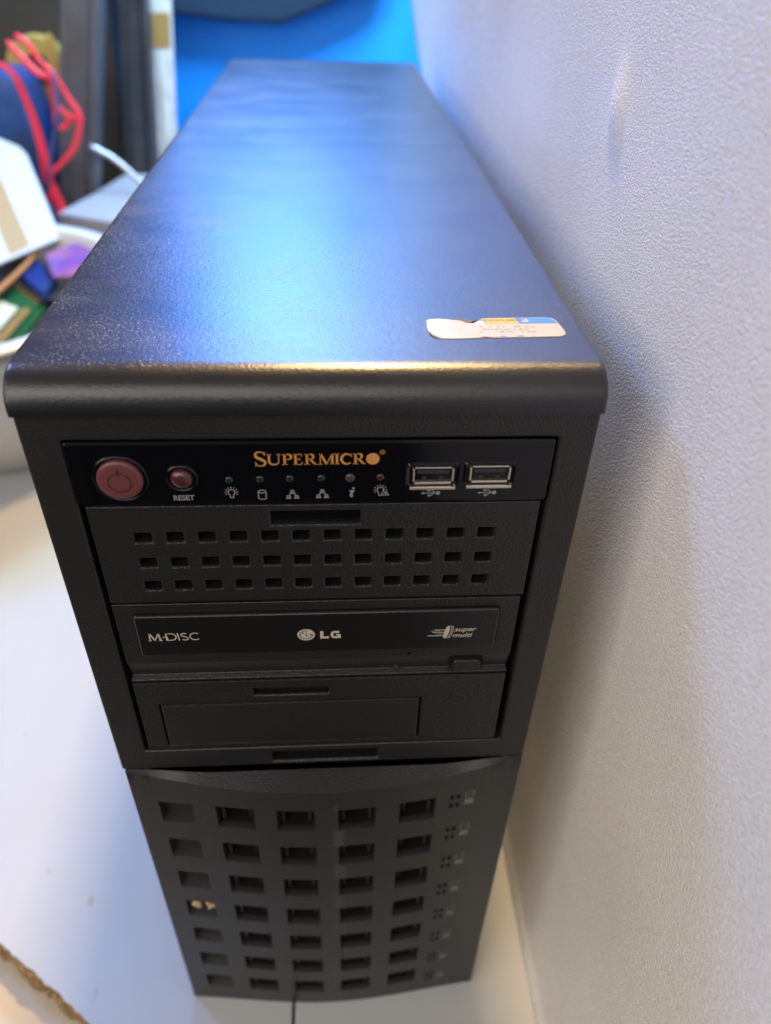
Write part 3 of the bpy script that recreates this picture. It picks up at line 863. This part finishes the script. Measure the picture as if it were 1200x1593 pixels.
ribbon(bm, q(s_), w, TT)
ribbon(bm, q(arc(xm(885), b0+1.9, 1.85, 1.72, 48, 312, 20)), w, TT)
fin('disc_lettering', bm, M['tan'], tr)
# LG face mark + letters
bm = bmesh.new()
fill(bm, q(arc(-5.6, 321.6, 3.25, 2.95, 0, 360, 40)[:-1]), TT)
fin('face_logo', bm, M['tan'], tr)
bm = bmesh.new()
ribbon(bm, q(arc(-5.6, 321.6, 2.35, 2.1, 75, 360, 28) + [(-4.6, 321.6)]), 0.28*mm, TT, h=0.00012)
ribbon(bm, q([(-5.6, 322.9), (-5.6, 320.9), (-4.7, 320.9)]), 0.28*mm, TT, h=0.00012)
fill(bm, q(arc(-6.75, 322.55, 0.33, 0.3, 0, 360, 12)[:-1]), TT, 0.00013)
fin('face_drawing', bm, M['tray'], tr)
bm = bmesh.new()
fill(bm, q([(-0.5, 323.3), (0.75, 323.3), (0.75, 320.5), (2.75, 320.5), (2.75, 319.4), (-0.5, 319.4)]), TT)
G = [(6.9, 322.2)] + []
ribbon(bm, q([(6.55, 322.55), (6.1, 322.72), (5.1, 322.75), (4.2, 322.5), (3.9, 321.9), (3.85, 321.2), (4.0, 320.5), (4.5, 320.05), (5.5, 319.95), (6.3, 320.0)]), [1.0*mm]+[1.05*mm]*8+[1.0*mm], TT)
fill(bm, q([(6.0, 321.6), (7.1, 321.6), (7.1, 319.5), (6.0, 319.5)]), TT, 0.00009); fill(bm, q([(5.3, 321.7), (6.1, 321.7), (6.1, 321.0), (5.3, 321.0)]), TT, 0.00011)
fin('maker_lettering', bm, M['tan'], tr)
# super multi mark
bm = bmesh.new()
def sh(pts, k=0.18): return [(a+(b-321)*k, b) for a, b in pts]
fill(bm, q(sh(arc(46.4, 321.2, 0.95, 3.4, 0, 360, 28)[:-1])), TT)
ribbon(bm, q(sh(arc(46.9, 321.2, 1.15, 3.4, 80, -80, 18))), 0.28*mm, TT); ribbon(bm, q(sh(arc(47.5, 321.2, 1.2, 3.4, 75, -75, 18))), 0.22*mm, TT)
for (a, b, z) in ((41.8, 46.4, 322.5), (41.0, 46.2, 321.2), (39.4, 46.0, 319.4)): ribbon(bm, q([(a, z), (b, z)]), 0.36*mm, TT, h=0.00009)
ribbon(bm, q([(40.4, 321.9), (44, 321.9)]), 0.18*mm, TT); ribbon(bm, q([(42.4, 320.3), (45.2, 320.3)]), 0.2*mm, TT)
fin('disc_logo', bm, M['tan'], tr)
text_obj('logo_lettering', 'super', 3.15*mm, (0.0492, YT-0.00007, 0.3215), M['tan'], tr, offset=0.00004, shear=0.25, sx=1.12)
text_obj('logo_lettering', 'multi', 3.15*mm, (0.0487, YT-0.00007, 0.3184), M['tan'], tr, offset=0.00004, shear=0.25, sx=1.12)
# eject button in its recess, pinhole, lamp
bm = bmesh.new(); prism(bm, rrect(0.0497, 0.0622, 0.2976, 0.3052, 0.0018, 5), 'y', 0.0006, 0.004)
link('button_recess', bm, M['hollow'], dv)
bm = bmesh.new(); prism(bm, rrect(0.0504, 0.0615, 0.2981, 0.3042, 0.0016, 5), 'y', -0.0006, 0.004)
link('eject_button', bm, M['drive'], dv, bevel=0.0006, segs=3)
bm = bmesh.new(); lathe_y(bm, 0.0289, 0.2988, [(0.00105, 0.0045), (0.00105, 0.0016), (0.0008, 0.0014), (0.0007, 0.0030), (0, 0.0030)], 16); link('pinhole', bm, M['drive'], dv, smooth=True)
bm = bmesh.new(); box(bm, 0.0325, 0.0340, 0.0002, 0.001, 0.3080, 0.3089); link('activity_light', bm, M['gloss'], dv)

# --- bay 3: plain blank with a raised 3.5 inch plate
h3 = holed_panel(-0.0733, 0.0724, 0.2530, 0.2948, 0.014,
                 [(-0.0276, 0.0023, 0.2855, 0.2904, 0.0002, 0.0003, 0.0008, 0.0035, 1),
                  (-0.0652, 0.0394, 0.2555, 0.2818, 0.0, 0.0, 0.0006, 0.0028, 1)], yf=lambda x, z: 0.0004)
b3 = link('blank_bay_cover', h3, [M['drive'], M['hollow']], T, bevel=0.0004)
boxobj('raised_plate', (-0.0643, 0.0385, 0.0000, 0.003, 0.2563, 0.2815), M['drive'], b3, bevel=0.0005)

# --- lower ventilated door, bulging
def bulge(x, z):
    u = min(1, abs(x)/0.0863)
    f = 0.5*(1-u*u)+0.5*math.cos(u*math.pi/2)**2
    B = 9.4-2.0*max(0, 1-z/0.06)
    zz = max(0.0, (z-0.2300)/0.0048)
    return -B*f*mm
holes = []
rowz = [0.2092-0.0304*i for i in range(7)]
cols = (-67.3, -40.9, -13.9, 13.4, 41.0)
for ci, cx in enumerate(cols):
    for z in rowz:
        wx = 8.6 if 0 < ci < 4 else (7.6 if ci == 0 else 8.4)
        if ci == 0:
            holes.append(((cx-wx)*mm, (cx+wx)*mm, z-0.0080, z+0.0080, 0.0012, 0.0012, 0.0042, 0.0042, 0))
        else:
            holes.append(((cx-wx)*mm, (cx+wx)*mm, z-0.0084, z+0.0084, 0.0009, 0.0007, 0.0030, 0.0150, 1))
ledz = [0.2122-0.0273*i for i in range(8)]
fine = [(-0.0855+0.00475*i) for i in range(37)]
fz = [0.003, 0.02, 0.04, 0.06, 0.225, 0.229]
dp = holed_panel(-0.0858, 0.0866, 0.0010, 0.2318, 0.020, holes, yf=bulge, extra_x=fine, extra_z=fz)
# pull the wall vertices of the top edge up at the back so the top face slopes to the hinge line
for v in dp.verts:
    if v.co.z > 0.2317:
        t = min(1, max(0, (abs(v.co.x)-0.048)/0.036)); t = t*t*(3-2*t)
        if abs(v.co.y-0.020) < 1e-5: v.co.y = 0.0005; v.co.z = 0.2352+0.0042*t
        else: v.co.z += 0.0066*min(1, max(0, (abs(v.co.x)-0.030)/0.055))**2
door = link('vented_door', dp, [M['door'], M['hollow']], T, bevel=0.0007, smooth=True)
door.data.set_sharp_from_angle(angle=R(30))
door['label'] = 'bulging black lower door with a grid of rectangular vents'
bm = bmesh.new(); box(bm, -0.0072, 0.0072, 0, 0.0003, -0.0074, 0.0074)
vo0 = link('vent_opening', bm, M['hollow'], door)
for i, h in enumerate(holes[7:]):
    o = vo0 if i == 0 else vo0.copy()
    if i: C.objects.link(o)
    x, z = (h[0]+h[1])/2, (h[2]+h[3])/2
    o.parent = door; o.location = (x, bulge(x, z)+0.0138, z)
# inner brackets seen through the vents: one small part per vent side, sharing one mesh
bm = bmesh.new(); box(bm, -0.0008, 0.0008, 0, 0.005, -0.0059, 0.0019)
br0 = link('vent_bracket', bm, M['door'], door)
first = True
for h in holes[7:]:
    x0, x1, z0, z1 = h[:4]
    yy = bulge((x0+x1)/2, (z0+z1)/2)+0.0042
    for x in (x0+0.0026, x1-0.0026):
        o = br0 if first else br0.copy()
        if not first: C.objects.link(o)
        first = False
        o.parent = door; o.location = (x, yy, (z0+z1)/2-0.0006)
boxobj('door_backing', (-0.0835, 0.0835, 0.0202, 0.0238, 0.003, 0.236), M['hollow'], T)
# near-black strip painting the shade in the gap between bezel and door
boxobj('gap_shade_strip', (-0.0835, 0.0835, 0.0045, 0.018, 0.2356, 0.2398), M['hollow'], T)
# drive activity holes and worn marks, 8 rows
for z in ledz:
    bm = bmesh.new()
    for dx in (-1.5, 1.5):
        for dz in (-3.4, 3.4):
            x = (58.3+dx)*mm; zz = z+dz*mm
            y = bulge(x, zz)
            fill(bm, [(x+1.0*mm*math.cos(R(a)), zz+1.9*mm*math.sin(R(a))) for a in range(0, 360, 45)], lambda a, b, h_: (a, bulge(a, b)-0.0002, b), 0)
    fin('activity_hole', bm, M['hollow'], door)
    bm = bmesh.new()
    TD = lambda a, b, h_: (a, bulge(a, b)-0.0002-h_, b)
    gx, gz = 65.0, z*1000+1.0
    ribbon(bm, q([(gx-1.8, gz+5.6), (gx+1.8, gz+5.6), (gx+1.8, gz+1.0), (gx-1.8, gz+1.0)]), 0.55*mm, TD, closed=True)
    ribbon(bm, q([(gx-1.0, gz+3.4), (gx+1.0, gz+3.4)]), 0.5*mm, TD)
    fill(bm, q([(gx-2.0, gz-0.2), (gx+2.0, gz-0.2), (gx+2.2, gz-4.6), (gx-2.2, gz-4.6)]), TD)
    fin('drive_symbol', bm, M['dim'], door)

# crumbs lodged in a vent of the first column
for i, (x, z, r) in enumerate(((-0.0690, 0.1232, 0.0026), (-0.0636, 0.1242, 0.0015), (-0.0618, 0.1215, 0.0019))):
    bm = bmesh.new(); bmesh.ops.create_icosphere(bm, subdivisions=2, radius=r)
    for v in bm.verts: v.co *= 1+0.8*noise.noise(v.co*500+Vector((i*5.3, 0.4, 0.2)))
    for v in bm.verts: v.co += Vector((x, bulge(x, z)+0.0010, z))
    tag(link('crumb', bm, M['crumb'], smooth=True), ('largest tan crumb lodged in a left vent of the lower door', 'middle tan crumb lodged in a left vent of the lower door', 'smallest tan crumb lodged in a left vent of the lower door')[i], 'crumb', 'crumbs in the door vent')

# ------------------------------------------------------------------ LEFT CLUTTER
# white oval tub
tub = thing('plastic_tub', 'white oval plastic tub full of circuit boards beside the tower', 'tub', (-0.42, 0.66, 0))
bm = bmesh.new()
prof = [(0.0, 0.0, 0.0), (0.125, 0.095, 0.0), (0.132, 0.105, 0.006), (0.150, 0.145, 0.07), (0.172, 0.190, 0.15), (0.178, 0.200, 0.176), (0.190, 0.212, 0.179), (0.1905, 0.2125, 0.184),
        (0.182, 0.204, 0.186), (0.184, 0.206, 0.197), (0.198, 0.220, 0.199), (0.199, 0.221, 0.202), (0.180, 0.202, 0.2035), (0.178, 0.200, 0.199), (0.170, 0.188, 0.15), (0.147, 0.142, 0.07), (0.128, 0.100, 0.010), (0.0, 0.0, 0.008)]
n = 72; rings = []
for rx, ry, z in prof:
    if rx == 0: rings.append([bm.verts.new((0, 0.012, z))])
    else: rings.append([bm.verts.new((rx*math.cos(2*math.pi*i/n), ry*math.sin(2*math.pi*i/n)+0.012*(1-z/0.2), z)) for i in range(n)])
for a, b in zip(rings, rings[1:]):
    for i in range(n):
        j = (i+1) % n
        if len(a) == 1: bm.faces.new((a[0], b[i], b[j]))
        elif len(b) == 1: bm.faces.new((a[i], a[j], b[0]))
        else: bm.faces.new((a[i], a[j], b[j], b[i]))
link('tub_shell', bm, M['tub'], tub, smooth=True)

bm = bmesh.new(); box(bm, -0.53, -0.34, 0.585, 0.77, 0.02, 0.139)
tag(link('foam_block', bm, M['foam'], bevel=0.004), 'black foam block under the circuit boards inside the white tub', 'foam')

def quadslab(name, pts, thick, m, label, cat, group=None, bevel=0.0006, parent=None):
    bm = bmesh.new()
    P = [Vector(p) for p in pts]
    nrm = (P[1]-P[0]).cross(P[2]-P[0]).normalized()
    if nrm.z < 0: nrm = -nrm
    A = [bm.verts.new(p) for p in P]; B = [bm.verts.new(p-nrm*thick) for p in P]
    bm.faces.new(A); bm.faces.new(B[::-1])
    k = len(P)
    for i in range(k): bm.faces.new((A[i], A[(i+1) % k], B[(i+1) % k], B[i]))
    o = link(name, bm, m, parent, bevel=bevel)
    if label: tag(o, label, cat, group)
    return o

def module(label, p, thick=0.0016, chips=True):
    """p: four corners of the board, long side p0-p1"""
    P = [Vector(x) for x in p]
    t = thing('memory_module', label, 'circuit board', tuple(P[0]), 'green memory modules in the tub')
    L_ = [x-P[0] for x in P]
    quadslab('board', L_, thick, M['pcb'], None, None, parent=t)
    ex = (L_[1]-L_[0]); ey = (L_[3]-L_[0]); up = Vector((0, 0, 1))
    def cell(u0, u1, v0, v1, z0, h_, m, name):
        pts = [ex*u0+ey*v0, ex*u1+ey*v0, ex*u1+ey*v1, ex*u0+ey*v1]
        quadslab(name, [q_+up*(z0+h_) for q_ in pts], h_-0.0001, m, None, None, parent=t, bevel=0.0003)
    cell(0.02, 0.98, 0.01, 0.14, 0.0, 0.0003, M['goldpads'], 'edge_contacts')
    if chips:
        for k in range(6): cell(0.06+0.15*k, 0.17+0.15*k, 0.3, 0.8, 0.0, 0.0012, M['blackp'], 'chip')
    return t, cell
module('narrow green memory module lying furthest back in the tub', [(-0.425, 0.806, 0.1555), (-0.350, 0.716, 0.1555), (-0.356, 0.684, 0.1555), (-0.431, 0.770, 0.1555)], chips=False)
t2, cell = module('green memory module carrying a cream paper label, front of the tub', [(-0.352, 0.690, 0.1580), (-0.3555, 0.585, 0.1580), (-0.43, 0.600, 0.1580), (-0.425, 0.745, 0.1580)], chips=False)
cell(0.10, 0.93, 0.22, 0.62, 0.0004, 0.0012, M['lab'], 'paper_label')
for k in range(5): cell(0.12+0.16*k, 0.20+0.16*k, 0.04, 0.17, 0.0004, 0.0014, M['goldpads'], 'gold_pad')
quadslab('support_card', [(-0.345, 0.72, 0.1530), (-0.350, 0.59, 0.1530), (-0.45, 0.60, 0.1530), (-0.45, 0.80, 0.1530)], 0.0135, M['pcb'], 'thick green circuit board bundle under the memory modules', 'circuit board')
nv = quadslab('navy_board', [(-0.388, 0.768, 0.172), (-0.384, 0.828, 0.172), (-0.336, 0.752, 0.172), (-0.341, 0.708, 0.172)], 0.0125, M['pcb2'], 'navy blue circuit board leaning in the tub beside the orange stick', 'circuit board')
bm = bmesh.new(); tube(bm, [(-0.392, 0.690, 0.176), (-0.387, 0.715, 0.1775), (-0.381, 0.770, 0.1795), (-0.377, 0.820, 0.184)], [0.0032, 0.0036, 0.0034, 0.002], 10)
tag(link('wooden_stick', bm, M['wood'], smooth=True), 'thin orange wooden stick lying across the boards in the tub', 'stick')
quadslab('connector_block', [(-0.415, 0.735, 0.176), (-0.398, 0.735, 0.176), (-0.397, 0.815, 0.176), (-0.413, 0.820, 0.176)], 0.02, M['blackp'], 'black connector block between the orange stick and the tub wall', 'connector')
quadslab('plastic_card', [(-0.44, 0.77, 0.168), (-0.416, 0.775, 0.168), (-0.405, 0.86, 0.168), (-0.46, 0.86, 0.168)], 0.02, M['sea'], 'grey green card behind the black connector in the tub', 'card')
quadslab('plastic_film', [(-0.362, 0.800, 0.187), (-0.330, 0.722, 0.187), (-0.270, 0.740, 0.183), (-0.285, 0.800, 0.187), (-0.325, 0.845, 0.191)], 0.004, M['purple'], 'violet and pink plastic film at the far right rim of the tub', 'film', bevel=0.0015)

# white card with a tan stripe leaning in the tub
cl = [Vector((-0.352, 0.845, 0.193)), Vector((-0.416, 0.708, 0.193)), Vector((-0.56, 0.83, 0.255)), Vector((-0.52, 0.975, 0.272)), Vector((-0.428, 0.982, 0.2745)), Vector((-0.418, 0.975, 0.266))]
# plane through three main corners, re-projected
n_ = (cl[1]-cl[0]).cross(cl[4]-cl[0]).normalized()
pl = [v - n_*((v-cl[0]).dot(n_)) for v in cl]
org = pl[0].copy()
cb = thing('white_card', 'white card with a tan tape stripe leaning out of the tub', 'card', tuple(org))
quadslab('card_sheet', [v-org for v in pl], 0.004, M['card'], None, None, parent=cb, bevel=0.0015)
e1 = (pl[1]-pl[0]); e2 = (pl[4]-pl[0])
up = n_ if n_.z > 0 else -n_
quadslab('tape_stripe', [e1*0.36+e2*0.04+up*0.0004, e1*0.60+e2*0.03+up*0.0004, e1*0.60+e2*0.85+up*0.0004, e1*0.36+e2*0.86+up*0.0004], 0.0003, M['tape'], None, None, parent=cb, bevel=None)

# white box behind tub and tower
bm = bmesh.new()
prism(bm, [(-0.379, 0.930), (-0.300, 0.895), (-0.09, 0.885), (-0.09, 1.148), (-0.330, 1.148), (-0.350, 1.045)], 'z', 0.0, 0.2)
tag(link('white_box', bm, M['greybox'], bevel=0.002), 'plain white box standing behind the tub and the tower', 'box')

# blue bag / bin
bm = bmesh.new()
prism(bm, [(-0.60, 0.0), (-0.60, 0.350), (-0.466, 0.360), (-0.440, 0.358), (-0.425, 0.350), (-0.416, 0.320), (-0.413, 0.262), (-0.418, 0.0)], 'y', 1.03, 1.12)
tag(link('blue_bin', bm, M['bluebag'], bevel=0.012, segs=4, smooth=True), 'bright blue plastic bin standing behind the white card', 'bin')
# yellow tape roll on top of a dark crate
bm = bmesh.new()
rings = []
for r, y in ((0.022, 1.135), (0.044, 1.135), (0.046, 1.137), (0.046, 1.158), (0.044, 1.16), (0.022, 1.16)):
    rings.append([bm.verts.new((-0.4300+r*math.cos(2*math.pi*i/40), y, 0.3460+r*math.sin(2*math.pi*i/40))) for i in range(40)])
for a, b in zip(rings, rings[1:]+rings[:1]):
    for i in range(40): bm.faces.new((a[i], a[(i+1) % 40], b[(i+1) % 40], b[i]))
tag(link('tape_roll', bm, M['yellow'], smooth=False), 'mustard yellow tape roll standing on edge behind the red cable', 'tape')
boxobj('crate', (-0.62, -0.37, 1.125, 1.17, 0.0, 0.2998), M['cab'], None, bevel=0.003)
tag(bpy.data.objects['crate'], 'dark brown crate carrying the yellow tape roll', 'crate')
bm = bmesh.new(); prism(bm, [(-0.412, 0.30), (-0.392, 0.30), (-0.388, 0.372), (-0.394, 0.394), (-0.401, 0.398), (-0.408, 0.380)], 'y', 1.165-0.05, 1.175-0.052)
tag(link('yellow_card', bm, M['yellow'], bevel=0.003), 'small mustard yellow card behind the loop of red cable', 'card')
bm = bmesh.new(); box(bm, -1.1, -0.325, 1.18, 1.345, 0.0, 1.0)
tag(link('cabinet', bm, M['cab'], bevel=0.004), 'dark brown cabinet at the back left behind the red cables', 'cabinet')

# red cables (one thing: bundle with strands)
rc = thing('red_cable', 'looped bundle of bright red cables hanging over the blue bin', 'cable', (-0.405, 1.0, 0.18))
def strand(name, pts, r, m=M['redc']):
    bm = bmesh.new(); tube(bm, [Vector(p)-Vector((-0.405, 1.0, 0.18)) for p in pts], r, 12, 6)
    return link(name, bm, m, rc, smooth=True)
strand('thick_strand', [(-0.458, 1.015, 0.366), (-0.446, 1.0, 0.371), (-0.432, 1.0, 0.370), (-0.421, 1.0, 0.362), (-0.414, 1.0, 0.345), (-0.407, 1.0, 0.31), (-0.404, 1.0, 0.269), (-0.406, 1.0, 0.234), (-0.402, 1.0, 0.208), (-0.396, 1.0, 0.18), (-0.39, 1.0, 0.1)], [0.004, 0.004, 0.004, 0.004, 0.0044, 0.005, 0.006, 0.0068, 0.0074, 0.008, 0.008])
strand('strand', [(-0.418, 1.0, 0.398), (-0.406, 1.0, 0.383), (-0.389, 1.0, 0.364), (-0.374, 1.0, 0.354), (-0.373, 1.0, 0.326), (-0.378, 1.0, 0.300)], [0.0026, 0.0046, 0.005, 0.0038, 0.0038, 0.003])
strand('loop_strand', [(-0.402, 0.995, 0.400), (-0.399, 0.99, 0.405), (-0.387, 0.99, 0.395), (-0.379, 0.99, 0.379), (-0.363, 0.99, 0.362), (-0.351, 0.99, 0.336), (-0.341, 0.99, 0.317), (-0.342, 0.99, 0.301), (-0.356, 0.99, 0.272), (-0.379, 0.99, 0.25), (-0.398, 0.99, 0.233), (-0.405, 0.99, 0.20)], [0.003, 0.0033, 0.0033, 0.003, 0.003, 0.0034, 0.0039, 0.0042, 0.004, 0.0038, 0.0045, 0.005])
strand('short_strand', [(-0.366, 0.99, 0.324), (-0.356, 0.99, 0.313), (-0.344, 0.99, 0.310)], 0.004)
strand('short_strand', [(-0.370, 0.99, 0.296), (-0.360, 0.99, 0.300), (-0.355, 0.99, 0.309)], 0.004)
bm = bmesh.new(); bmesh.ops.create_icosphere(bm, subdivisions=2, radius=0.0072)
for v in bm.verts: v.co = v.co*(1+0.3*noise.noise(v.co*200))+Vector((0.038, -0.008, 0.180))
link('knot', bm, M['redc'], rc, smooth=True)
strand('blue_wire', [(-0.362, 0.985, 0.366), (-0.362, 0.975, 0.331), (-0.367, 0.97, 0.308), (-0.383, 0.97, 0.267), (-0.403, 0.975, 0.215)], 0.0026, M['bluew'])

# grey beams, rod and pale strip
def beam(name, pts_top, pts_bot, y, d, m, label, cat):
    bm = bmesh.new()
    (x0, x1, z1), (u0, u1, z0) = pts_top, pts_bot
    w0 = (x1-x0)*0.30; w1 = (u1-u0)*0.30
    pr = []
    for (a, b, z, w) in ((x0, x1, z1, w0), (u0, u1, z0, w1)):
        pr.append([bm.verts.new(p) for p in ((a, y+0.004, z), (a+w, y, z), (b-w, y, z), (b-w*0.6, y-0.008, z), (b, y-0.008, z), (b, y+d, z), (a, y+d, z))])
    k = 7
    for i in range(k): bm.faces.new((pr[0][i], pr[0][(i+1) % k], pr[1][(i+1) % k], pr[1][i]))
    bm.faces.new(pr[0]); bm.faces.new(pr[1][::-1])
    return tag(link(name, bm, m, bevel=0.0015), label, cat)
beam('grey_beam', (-0.310, -0.262, 0.62), (-0.462, -0.395, 0.0), 1.05, 0.03, M['beam'], 'light grey slanting beam beside the red cable loop', 'beam')
beam('charcoal_beam', (-0.276, -0.240, 0.62), (-0.362, -0.300, 0.0), 1.155, 0.024, M['beamd'], 'charcoal upright beam between the light grey beam and the pale strip', 'beam')
bm = bmesh.new(); tube(bm, [(-0.345, 1.03, 0.266), (-0.310, 1.03, 0.246), (-0.262, 1.02, 0.203)], 0.0042, 12)
tag(link('metal_rod', bm, M['rod'], smooth=True), 'thin pale grey rod resting on the white box by the beams', 'rod')
sp_ = thing('card_strip', 'tall pale card strip with a tan patch beside the blue backdrop', 'card strip', (-0.25, 1.185, 0.0))
bm = bmesh.new()
prism(bm, [(-0.024, 0.0), (-0.045+0.004, 0.2), (-0.012, 0.455), (-0.005, 0.62), (0.034, 0.62), (0.022, 0.455), (0.002, 0.236), (-0.006, 0.0)], 'y', 0.0, 0.006)
link('sheet', bm, M['strip'], sp_, bevel=0.001)
bm = bmesh.new()
prism(bm, [(-0.015, 0.374), (-0.012, 0.42), (0.016, 0.42), (0.012, 0.376)], 'y', -0.0012, -0.0002)
link('tan_patch', bm, M['tape'], sp_)
bm = bmesh.new()
prism(bm, [(-0.020, 0.21), (-0.008, 0.37), (-0.004, 0.37), (-0.013, 0.21)], 'y', -0.004, -0.0002)
link('fold', bm, M['strip'], sp_, bevel=0.001)
